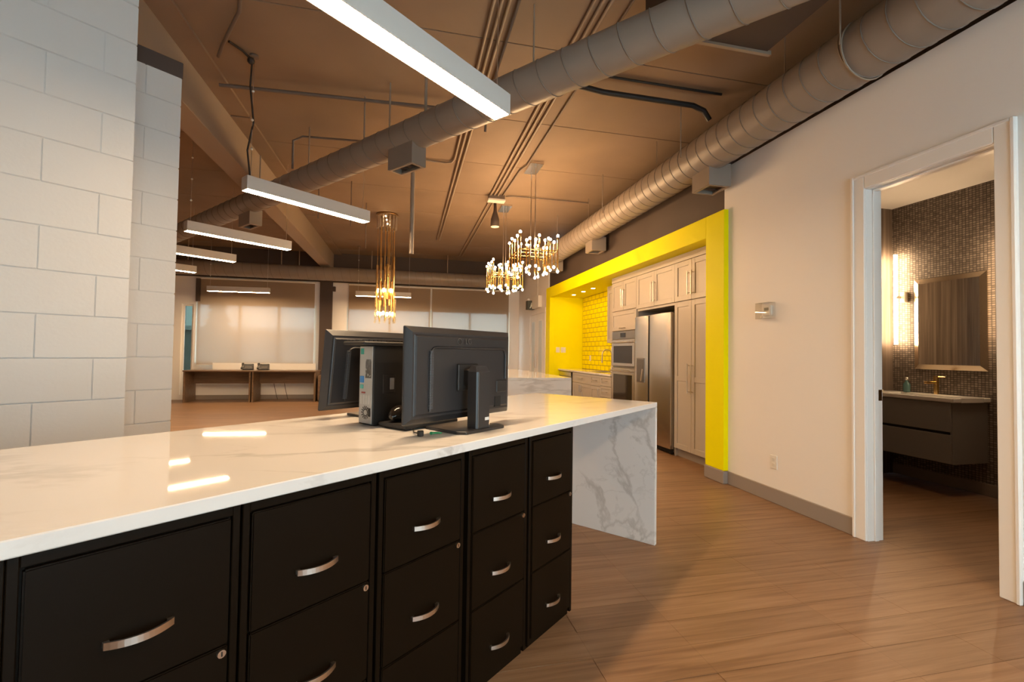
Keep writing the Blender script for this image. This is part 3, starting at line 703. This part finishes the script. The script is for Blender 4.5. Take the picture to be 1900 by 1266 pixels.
part('housing', M().box(-.25, .30, -.09, 0, -.08, .20, bevel=.006), IVORY, ex)
fc_ = part('sign_face', M().box(-.43, -.255, -.20, -.02, -.09, .13, bevel=.003), mat('sign_dark', (.05, .06, .05), .4), ex)
fg = M()
for q in ([(-.11, .05), (-.085, .05), (-.085, .075), (-.11, .075)], [(-.13, -.02), (-.09, -.02), (-.08, .042), (-.115, .042)], [(-.15, -.06), (-.13, -.065), (-.10, -.02), (-.125, -.015)], [(-.10, -.03), (-.08, -.02), (-.06, -.06), (-.08, -.065)]): fg.prism([(a-.0, b_) for a, b_ in q], -.2545, -.2525, axis='x')
part('running_figure', fg, mat('sign_white', (.75, .80, .74), .4), fc_)
part('lamp_head', M().tube([(-.50, -.10, .13), (-.38, -.14, .16)], [.05, .035], 14), IVORY, ex)
part('conduit', M().tube([(.0, -.02, .2), (.02, -.02, .5), (.0, -.02, 1.3)], .009, 8), IVORY, ex)

# ================================================================== WASHROOM ITEMS
va = thing('vanity', 'dark grey wall-hung vanity with two drawers under the mirror', 'vanity', (4.77, 4.0, 0), KR)
part('body', M().box(.0, .83, .018, .445, .30, .855, bevel=.003), VAN, va)
for z0, z1 in ((.305, .565), (.590, .852)): part('drawer', M().box(.004, .826, 0, .018, z0, z1, bevel=.004), VAN, va)
part('finger_groove', M().box(.02, .81, .012, .0185, .566, .589), BLACKG, va)
vt = thing('washbasin', 'white ceramic basin top resting on the grey vanity', 'basin', (4.755, 4.015, .857), KR)
bs_ = M().box(0, .87, 0, .10, 0, .04, bevel=.006).box(0, .87, .37, .46, 0, .04, bevel=.006).box(0, .16, .10, .37, 0, .04).box(.71, .87, .10, .37, 0, .04)
part('rim', bs_, CER, vt)
part('bowl', M().box(.16, .71, .10, .37, .001, .006).frustum([(.16, .10, .006), (.71, .10, .006), (.71, .12, .006), (.16, .12, .006)], [(.16, .10, .038), (.71, .10, .038), (.71, .105, .038), (.16, .105, .038)]), CER, vt)
part('drain', M().lathe([(.022, .006), (.022, .009)], (.435, .24, 0)), CHROME, vt)
fa = thing('washroom_faucet', 'brass single-lever faucet on the white basin', 'faucet', (5.165, 3.56, .897), KR)
part('column', M().tube([(0, 0, 0), (0, 0, .165)], .021, 16), BRASS, fa); part('spout', M().box(-.014, .014, -.14, 0, .105, .128, bevel=.003), BRASS, fa)
part('lever', M().tube([(.0, 0, .165), (0, 0, .18)], .021, 16).box(.015, .085, -.006, .006, .168, .178, bevel=.002), BRASS, fa)
sb = thing('soap_bottle', 'small teal glass soap bottle on the basin left of the faucet', 'bottle', (5.14, 3.82, .897))
part('bottle', M().lathe([(.028, 0), (.03, .008), (.03, .085), (.012, .11), (.012, .125)]), mat('teal_glass', (.10, .20, .20), .1), sb); part('cap', M().lathe([(.017, .125), (.017, .155)]), CHROME, sb)
tag(M().box(-.05, .05, -.03, .03, 0, .018, bevel=.008, seg=2).build('soap_bar', mat('soap', (.75, .68, .5), .4), None, (4.90, 3.93, .897)), 'pale soap bar on the basin ledge by the door jamb', 'soap')
mi = thing('wall_mirror', 'rectangular mirror in a champagne metal frame above the basin', 'mirror', (5.22, 3.79, 1.14), KR)
w, h = .63, .935
part('frame', M().frustum([(0, -.012, 0), (w, -.012, 0), (w, 0, 0), (0, 0, 0)], [(.05, -.03, .05), (w-.05, -.03, .05), (w-.05, 0, .05), (.05, 0, .05)])
     .frustum([(.05, -.03, h-.05), (w-.05, -.03, h-.05), (w-.05, 0, h-.05), (.05, 0, h-.05)], [(0, -.012, h), (w, -.012, h), (w, 0, h), (0, 0, h)])
     .frustum([(0, -.012, 0), (.05, -.03, .05), (.05, 0, .05), (0, 0, 0)], [(0, -.012, h), (.05, -.03, h-.05), (.05, 0, h-.05), (0, 0, h)])
     .frustum([(w-.05, -.03, .05), (w, -.012, 0), (w, 0, 0), (w-.05, 0, .05)], [(w-.05, -.03, h-.05), (w, -.012, h), (w, 0, h), (w-.05, 0, h-.05)]), GOLDF, mi)
part('mirror_glass', M().box(.048, w-.048, -.024, -.018, .048, h-.048), MIRR, mi)
for yy, lb in ((3.93, 'vertical glowing light bar left of the washroom mirror'), (2.98, 'vertical glowing light bar right of the mirror, hidden by the door jamb')):
    s = thing('wall_light_bar', lb, 'light', (5.22, yy, 1.40), KR, 'washroom light bars')
    part('tube', M().tube([(0, -.075, .0), (0, -.075, .97)], .017, 14), emis('sconce_tube', WARM, SCONCE), s)
    part('bracket', M().box(.025, .075, -.05, 0, .45, .56, bevel=.003).box(-.012, .03, -.085, -.05, .49, .52), mat('bracket_satin', (.62, .54, .43), .45), s)

# ================================================================== BACK OF THE ROOM
def desk(label, x, shared):
    t = thing('desk', label, 'desk', (x, 11.96, 0), 0, 'desks under the shaded window')
    part('top', M().box(0, 1.425, 0, .61, .715, .745, bevel=.002), DESKW, t)
    part('end_panel', M().box(.012, .045, .02, .60, 0, .714), DESKW, t); part('end_panel', M().box(1.38, 1.413, .02, .60, 0, .714), DESKW, t)
    part('modesty_panel', M().box(.046, 1.379, .50, .52, .41, .714), DESKW, t)
    return t
da = desk('dark walnut desk at the left under the window', -4.985, 0); db = desk('dark walnut desk beside the dark post, under the window', -3.555, 0)
for d_, x in ((da, 1.205), (db, .335), (db, .575)):
    part('power_cord', M().tube([(x, .60, .62), (x+.01, .60, .4), (x+.05, .60, .2), (x+.10, .60, .005)], .006, 6), CORD, d_)
pd = thing('drawer_pedestal', 'dark walnut three-drawer pedestal standing right of the desks', 'pedestal', (-2.10, 12.03, 0))
part('body', M().box(0, .42, .02, .55, .02, .63, bevel=.002), DESKW, pd)
for k in range(3): d = part('drawer', M().box(.004, .416, 0, .02, .04+k*.195, .228+k*.195, bevel=.002), DESKW, pd); part('handle', M().tube([(.15, -.015, .15+k*.195), (.27, -.015, .15+k*.195)], .006, 8).box(.15, .16, -.015, 0, .145+k*.195, .155+k*.195).box(.26, .27, -.015, 0, .145+k*.195, .155+k*.195), CHROME, d)
for x, lb in ((-3.80, 'black desk phone, left of the pair on the desks'), (-3.45, 'black desk phone, right of the pair on the desks')):
    ph = thing('desk_phone', lb, 'phone', (x, 12.22, .745), R(8), 'phones on the desks')
    part('body', M().prism([(-.02, 0), (.17, 0), (.17, .14), (.13, .15), (-.02, .03)], -.02, .19, axis='x').box(-.04, .2, -.03, .2, 0, .012), PLASTIC2, ph)
    part('handset', M().box(-.065, -.015, .0, .05, .02, .07, bevel=.01).box(-.065, -.015, .12, .18, .11, .17, bevel=.01).tube([(-.04, .02, .06), (-.04, .15, .16)], .014, 8), PLASTIC2, ph)
    part('screen', M().box(.03, .15, .115, .125, .115, .150), mat('phone_lcd', (.22, .24, .22), .2), ph)
    part('keypad', M().box(.02, .16, .02, .09, .055, .085), mat('key_grey', (.25, .23, .21), .4), ph)
sl = tag(M().box(-4.6, -2.25, 12.58, 12.61, .745, .905).build('window_ledge_board', TRIMW), 'white back board standing behind the desks below the shade', 'board')
# roller shades
def shade(label, x0, x1):
    t = thing('roller_shade', label, 'shade', (x0, YB-.06, 0), 0, 'roller shades on the back windows'); w = x1-x0
    fb = M(); fb.bm.faces.new([fb.bm.verts.new(q) for q in ((0, 0, .86), (w, 0, .86), (w, 0, 2.96), (0, 0, 2.96))]); part('fabric', fb, CLOTH, t)
    part('roller', M().tube([(0, .01, 2.98), (w, .01, 2.98)], .028, 12), IVORY, t); part('hem_bar', M().box(0, w, -.006, .008, .845, .862), IVORY, t); return t
part('side_rail', M().box(-.035, .05, -.06, -.012, 2.40, 2.96), CEILD, shade('beige roller shade over the left window with trees showing through', -4.985, -2.33)); shade('beige roller shade in the middle, behind the hanging chandelier', -1.50, .600); shade('beige roller shade at the right, beside the far wall', .645, 2.775)
cl = thing('steel_column', 'dark painted square post at the back wall beside the left window', 'column', (-2.05, 12.66, 0))
part('post', M().box(-.15, .15, -.05, .05, 0, 3.35, bevel=.006), CEILD, cl); part('bracket', M().box(.14, .22, -.06, .06, 2.78, 2.90), CEILD, cl); part('base_plate', M().box(-.18, .18, -.06, .055, 0, .015), CEILD, cl)

# ================================================================== CEILING
bm_ = thing('ceiling_beam', 'taupe painted beam running along the ceiling to the back wall', 'beam', (-2.02, 0, 0))
part('web', M().box(-.125, .125, 1.2, 12.70, 3.345, ZC-.001, bevel=.004), mat('beam_paint', (.36, .28, .21), .6), bm_)
for k in range(0, 6): part('ledger_plate', M().box(.126, .32, 3.62+k*1.83, 3.62+k*1.83+1.80, ZC-.03, ZC-.002), CEIL, bm_)

def duct(name, label, p0, p1, r, pitch, mseam=.0045):
    p0, p1 = Vector(p0), Vector(p1); L = (p1-p0).length; t = (p1-p0).normalized()
    root = thing(name, label, 'duct', p0)
    part('pipe', M().tube([(0, 0, 0)]+[t*(L*k/8) for k in range(1, 9)], r, 40), DUCT, root)
    x = t.cross(Vector((0, 0, 1))).normalized(); y = t.cross(x); sm = M(); n = 28; pts = []
    for i in range(int(L/pitch*n)+1):
        a = 2*math.pi*i/n; pts.append(t*(pitch*i/n)+(x*math.cos(a)+y*math.sin(a))*(r+.0005))
    sm.tube(pts, mseam, 5); part('spiral_seam', sm, DUCTS, root)
    return root
dc = duct('round_duct', 'round taupe spiral duct crossing the ceiling diagonally', C(2.68, -.72, 3.19), C(2.68, 11.0, 3.19), .134, .20)
d_r = duct('round_duct', 'large round taupe spiral duct along the right wall', (2.845, -1.6, 3.235), (2.845, 10.6, 3.235), .187, .15)
d_b = duct('round_duct', 'long dark round duct along the back wall above the shades', (-6.6, 12.1, 3.14), (3.0, 12.1, 3.14), .17, .20)
def rods(root, pts, r=.006, strap=None):
    for p in pts:
        l = Vector(p) - Vector(root.location)
        part('hanger_rod', M().tube([l, (l.x, l.y, ZC-root.location.z)], r, 6), PIPEL, root)
        if strap: 
            rr, ax = strap
            part('hanger_strap', M().tube([Vector((0, 0, 0))+Vector((l.x, l.y, 0))*1+Vector(((rr*math.cos(a*math.pi/14) if ax == 'x' else 0), 0, rr*math.sin(a*math.pi/14))) for a in range(29)], .006, 5, caps=False), PIPEL, root)
for yy in (2.35, 4.1, 6.0, 8.0): rods(d_r, [(2.845-.2, yy, 3.235)], .006)
for yy in (3.0, 4.9, 7.0): rods(d_r, [(2.845+.0, yy, 3.42)], .005)
part('hanger_strap', M().tube([(.193*math.cos(a*math.pi/14), 2.35+1.6, .193*math.sin(a*math.pi/14)) for a in range(29)], .006, 6, caps=False), PIPEL, d_r)
for vv, rr_ in ((1.9, .006), (3.05, .015), (3.55, .009), (3.95, .009), (5.0, .008), (6.2, .008)): rods(dc, [C(2.68, vv, 3.32)], rr_)
for xx in (-5, -3.0, -2.6, -.9, 1.0): rods(d_b, [(xx, 12.1, 3.3)], .012)

def diffuser(root, loc, rz, sx, sy, h):
    loc = Vector(loc) - Vector(root.location)
    t = M().box(-sx/2, sx/2, -sy/2, -sy/2+.012, 0, h).box(-sx/2, sx/2, sy/2-.012, sy/2, 0, h).box(-sx/2, -sx/2+.012, -sy/2+.012, sy/2-.012, 0, h).box(sx/2-.012, sx/2, -sy/2+.012, sy/2-.012, 0, h).box(-sx/2+.012, sx/2-.012, -sy/2+.012, sy/2-.012, h-.02, h).build('box_diffuser', DUCT, root, loc, (0, 0, rz))
    part('rim', M().box(-sx/2+.008, sx/2-.008, -sy/2+.008, -sy/2+.03, -.004, .008).box(-sx/2+.008, sx/2-.008, sy/2-.03, sy/2-.008, -.004, .008).box(-sx/2+.008, -sx/2+.03, -sy/2+.03, sy/2-.03, -.004, .008).box(sx/2-.03, sx/2-.008, -sy/2+.03, sy/2-.03, -.004, .008), PIPEL, t)
    for k in range(3): part('louvre', M().box(-sx/2+.012, sx/2-.012, -sy/4+k*sy/4-.02, -sy/4+k*sy/4+.02, .03, .036), CEILD, t)
diffuser(dc, C(2.675, 3.285, 2.895), CR, .16, .33, .20)
diffuser(dc, C(2.72, 6.55, 2.895), CR, .16, .33, .20)
diffuser(d_r, (2.90, 3.97, 2.885), 0, .24, .27, .22)
diffuser(d_r, (2.93, 6.90, 2.89), 0, .24, .27, .22)
diffuser(d_r, (2.89, 8.85, 2.90), 0, .24, .27, .22)

# linear suspended lights
LB = emis('light_bar_diffuser', WARM, BAR)
def light_bar(label, loc, rz, L=1.21):
    t = thing('linear_light', label, 'light', loc, rz, 'suspended linear lights'); w, h = .115, .115
    part('housing', M().box(-L, 0, -w/2, -w/2+.008, 0, h, bevel=.002).box(-L, 0, w/2-.008, w/2, 0, h, bevel=.002).box(-L, 0, -w/2+.008, w/2-.008, h-.03, h).box(-L, -L+.006, -w/2+.008, w/2-.008, .0, h-.03).box(-.006, 0, -w/2+.008, w/2-.008, .0, h-.03), LAMPB, t)
    part('diffuser', M().box(-L+.008, -.008, -w/2+.009, w/2-.009, -.001, .006), LB, t)
    zt = ZC-loc[2]
    for x in (-.05, -L+.05): part('cable', M().tube([(x, 0, h), (x, 0, zt-.02)], .0025, 6), CHROME, t)
    bd = M()
    for z in (.25, .5, .75): bd.ball((-L+.05, 0, h+z), .012, 6)
    part('cable_grips', bd, IVORY, t)
    part('canopy', M().lathe([(.035, zt-.018), (.035, zt)], (-L+.05, 0, 0)), PIPE, t)
    return t
ZL = 2.60
light_bar('linear light nearest the camera, cut by the top of the frame', C(1.985, 1.617, ZL-.03), CR)
L2 = light_bar('linear light second nearest, hanging in front of the diagonal duct', C(2.885, 4.17, ZL), CR)
light_bar('third linear light, its left end against the block pier', C(3.085, 6.20, ZL), CR)
light_bar('fourth linear light, partly behind the block pier', C(3.03, 7.80, ZL), CR)
light_bar('fifth linear light, only its end showing past the block pier', C(3.05, 9.50, ZL), CR)
light_bar('linear light before the back wall, above the left shade', (-3.15, 11.75, 2.57), R(-4), 1.33)
light_bar('linear light before the back wall, behind the hanging chandelier', (.08, 11.55, 2.57), R(-4), 1.30)
light_bar('added linear light behind the photographer, out of view, for warm fill', C(1.7, -1.1, ZL), CR)  # unseen extra bar, added to put warm light on the waterfall end

# electrical cable feeding the second light
pcb = M().tube([(-1.165, 0, .115), (-1.185, .02, .35), (-1.15, 0, .6), (-1.185, 0, .9), (-1.175, 0, 1.12)], .008, 8).ball((-1.185, 0, 1.12), .03, 6).tube([(-1.175, 0, 1.13), (-1.265, -.02, 1.16), (-1.385, -.07, 1.15)], .01, 8)
part('power_cable', pcb, CORD, L2)
tag(M().tube([(-1.60, 4.3, 3.72), (-1.50, 4.1, 3.70), (-1.25, 3.7, 3.73), (-1.1, 3.3, 3.76), (-1.0, 2.9, 3.76)], .014, 8).build('flexible_conduit', PIPE), 'dark flexible conduit curving over the ceiling at upper left', 'conduit')

# conduit runs on the deck
def run(name, pts, r, m, label, cat='conduit', group=None): return tag(M().tube(pts, r, 8).build(name, m), label, cat, group)
zz = ZC-.02
for k, x in enumerate((1.255, 1.315, 1.375)):
    run('conduit', [(x, 1.2, zz), (x, 7.18, zz)], .014, PIPEL, ['left', 'middle', 'right'][k]+' conduit of the bundle running along the ceiling to the junction box', group='conduit bundle to the junction box')
for k, x in enumerate((1.29, 1.36)):
    run('conduit', [(x, 7.32, zz), (x-.0, 12.0, zz)], .012, PIPEL, ['left', 'right'][k]+' conduit continuing behind the junction box', group='conduits behind the junction box')
run('conduit', [(1.52, 2.4, zz), (1.52, 5.9, zz), (1.47, 6.1, zz), (1.45, 7.15, zz)], .010, PIPE, 'single thin conduit right of the bundle, ending at the chandelier plate')
for k, x in enumerate((.56, .615, .67)):
    pts = [(x, 1.2, zz), (x, 10.4 if k else 5.95, zz)]
    if k == 0: pts += [(x-.03, 6.08, zz), (x-.12, 6.12, zz), (x-.36, 6.1, zz)]
    run('conduit', pts, .013, PIPEL, ['hooked conduit bending left beyond the diagonal duct', 'middle conduit of the left ceiling bundle', 'right conduit of the left ceiling bundle'][k], group='left conduit bundle')
run('conduit', [(.735, 2.2, zz), (.735, 4.5, zz), (.74, 4.62, zz-.25)], .012, PIPE, 'dark conduit at the top edge beside the left bundle')
run('sprinkler_pipe', [(-1.75, 4.75, zz-.05), (.9, 4.62, zz-.05)], .018, PIPE, 'thin dark pipe crossing the ceiling left of the diagonal duct', 'pipe')
run('sprinkler_pipe', [(1.1, 3.96, zz-.03), (1.55, 3.98, zz-.03), (1.75, 3.98, zz-.05), (2.7, 3.98, zz-.05), (2.83, 3.99, zz-.08), (2.9, 4.0, zz-.16)], .026, PIPEB, 'black pipe crossing the ceiling to the right duct', 'pipe')
run('conduit', [(1.1, 3.82, zz), (2.9, 3.82, zz)], .012, PIPEB, 'thin black conduit above the black pipe')
run('conduit', [(1.51, 7.2, zz), (1.6, 7.15, zz), (2.9, 7.15, zz)], .009, PIPE, 'thin conduit from the junction box toward the right duct')
run('sprinkler_pipe', [(-1.30, 5.6, 3.3), (-1.3, 5.6, 3.62), (-1.2, 5.6, 3.68), (-.5, 5.55, 3.68)], .013, PIPE, 'bent dark pipe above the far part of the diagonal duct', 'pipe')
tag(M().box(-.5, .5, -.055, .055, 0, .0).build('tmp', None), 'x', 'x'); bpy.data.objects.remove(bpy.data.objects['tmp'])
run('drop_pole', [(.03, 5.25, ZC), (.03, 5.25, 2.34)], .024, PIPEL, 'vertical taupe pole hanging from the ceiling beside the diagonal duct', 'pole')
for k, (px, py, z0) in enumerate(((-1.25, 6.9, 3.1), (-.85, 7.2, 3.1), (-.72, 8.2, 3.0))):
    run('threaded_rod', [(px, py, z0), (px, py, ZC)], .008, PIPE, ['dark rod behind the second light, left one', 'dark rod behind the second light, right one', 'dark rod far behind the diagonal duct'][k], 'rod', 'threaded rods at the ceiling')
hv = thing('air_unit', 'dark rectangular duct fragment between the ducts at the top edge', 'duct', (2.10, 2.55, 3.45))
part('box', M().box(-.55, .42, -.28, .28, .02, .32, bevel=.004), CEILD, hv); part('flange', M().box(-.58, .45, .262, .29, .0, .03), PIPEL, hv)
jb = thing('junction_box', 'ivory junction box at the end of the conduit bundle', 'box', (1.36, 7.25, ZC-.10))
part('box', M().box(-.13, .13, -.06, .06, .03, .10, bevel=.004), PIPE, jb); part('cover', M().box(-.14, .14, -.07, .07, 0, .03, bevel=.003), IVORY, jb)
sp = thing('spot_head', 'dark cone-shaped ceiling spot beyond the junction box', 'light', (1.40, 7.55, ZC-.42))
part('can', M().lathe([(.075, 0), (.07, .12), (.03, .26), (.02, .42)], n=20), CEILD, sp); part('lens', M().lathe([(.07, -.006), (.07, .002)], n=20), mat('lens_frost', (.8, .74, .65), .4), sp)

# ---- rod chandeliers with bulbs at both ends
BM = emis('bulb', WARMER, BULB)
def rod_chandelier(label, x, y):
    t = thing('rod_chandelier', label, 'chandelier', (x, y, ZC), 0, 'brass rod chandeliers over the island')
    part('canopy', M().box(-.09, .09, -.19, .19, -.035, 0, bevel=.003), mat('chrome_plate', (.8, .76, .7), .12, metal=1), t)
    for yy in (-.11, .11): part('stem', M().tube([(0, yy, -.035), (0, yy, -1.2)], .006, 8), CHROME, t)
    fr = M().tube([(-.25, -.30, -1.2), (.25, -.30, -1.2), (.25, .30, -1.2), (-.25, .30, -1.2), (-.25, -.30, -1.2)], .007, 8)
    fr.tube([(-.25, -.11, -1.2), (.25, -.11, -1.2)], .006, 8).tube([(-.25, .11, -1.2), (.25, .11, -1.2)], .006, 8)
    part('frame', fr, BRASS, t)
    rnd = random.Random(3)
    spots = [(a, b_) for a in (-.25, -.125, 0, .125, .25) for b_ in (-.32, -.16, 0, .16, .32) if not (abs(a) < .2 and abs(b_) < .1)]
    for a, b_ in spots:
        top = -.98-rnd.uniform(0, .10); bot = -1.36-rnd.uniform(0, .10)
        r_ = part('rod', M().tube([(a, b_, top), (a, b_, bot)], .009, 8), BRASS, t)
        for z_ in (top+.016, bot-.016): part('bulb', M().ball((a, b_, z_), .0165, 6, 1.2), BM, r_)
    return t
rod_chandelier('brass rod chandelier with glowing bulbs, nearer one over the island', 1.63, 5.98)
rod_chandelier('brass rod chandelier with glowing bulbs, farther one over the island', 1.62, 7.80)

# ---- tall tube chandelier
tc = thing('tube_chandelier', 'tall brass and crystal tube chandelier hanging before the back shades', 'chandelier', (-.40, 8.80, ZC))
part('canopy', M().lathe([(.20, -.03), (.20, 0)], n=28), BRONZE, tc)
cr = M()
for k in range(16): cr.tube([(.17*math.cos(k*math.pi/8), .17*math.sin(k*math.pi/8), -.04), (.17*math.cos(k*math.pi/8), .17*math.sin(k*math.pi/8), -.27)], .018, 6)
part('crystal_collar', cr, CHROME, tc)
for k in range(3): part('collar_lamp', M().ball((0.02*k-.02, -.19, -.08-.07*k), .012, 6), emis('collar_lamp', WARMER, 12), tc)
rnd = random.Random(5)
for k in range(14):
    a = k*2*math.pi/14; rr = .155 if k % 2 else .10; x, y = rr*math.cos(a), rr*math.sin(a)
    part('suspension_rod', M().tube([(x, y, -.25), (x, y, -1.2)], .006, 6), BRASS, tc)
    zt = -rnd.choice((.80, .95, 1.25)); zb = -1.55-rnd.uniform(0, .2)
    part('tube', M().tube([(x, y, zt), (x, y, zb)], .022, 10), BRONZE if k % 3 == 0 else BRASS, tc)
for z, n, e in ((-1.42, 6, 16), (-1.84, 6, 10)):
    for k in range(n):
        a = k*2*math.pi/n+.3; part('lamp', M().ball((.13*math.cos(a), .13*math.sin(a), z), .025, 6, 1.4), emis('tube_lamp_%d' % e, WARMER, e*3.0), tc)
for k in range(16):
    a = k*2*math.pi/16; rr = .19 if k % 2 else .15
    part('crystal', M().tube([(rr*math.cos(a), rr*math.sin(a), -1.45), (rr*math.cos(a), rr*math.sin(a), -1.98+.06*(k % 3))], .013, 6), CRYSTAL if k % 2 else BRASS, tc)
    part('crystal_drop', M().ball((rr*math.cos(a), rr*math.sin(a), -2.00+.06*(k % 3)), .022, 5), CRYSTAL, tc)
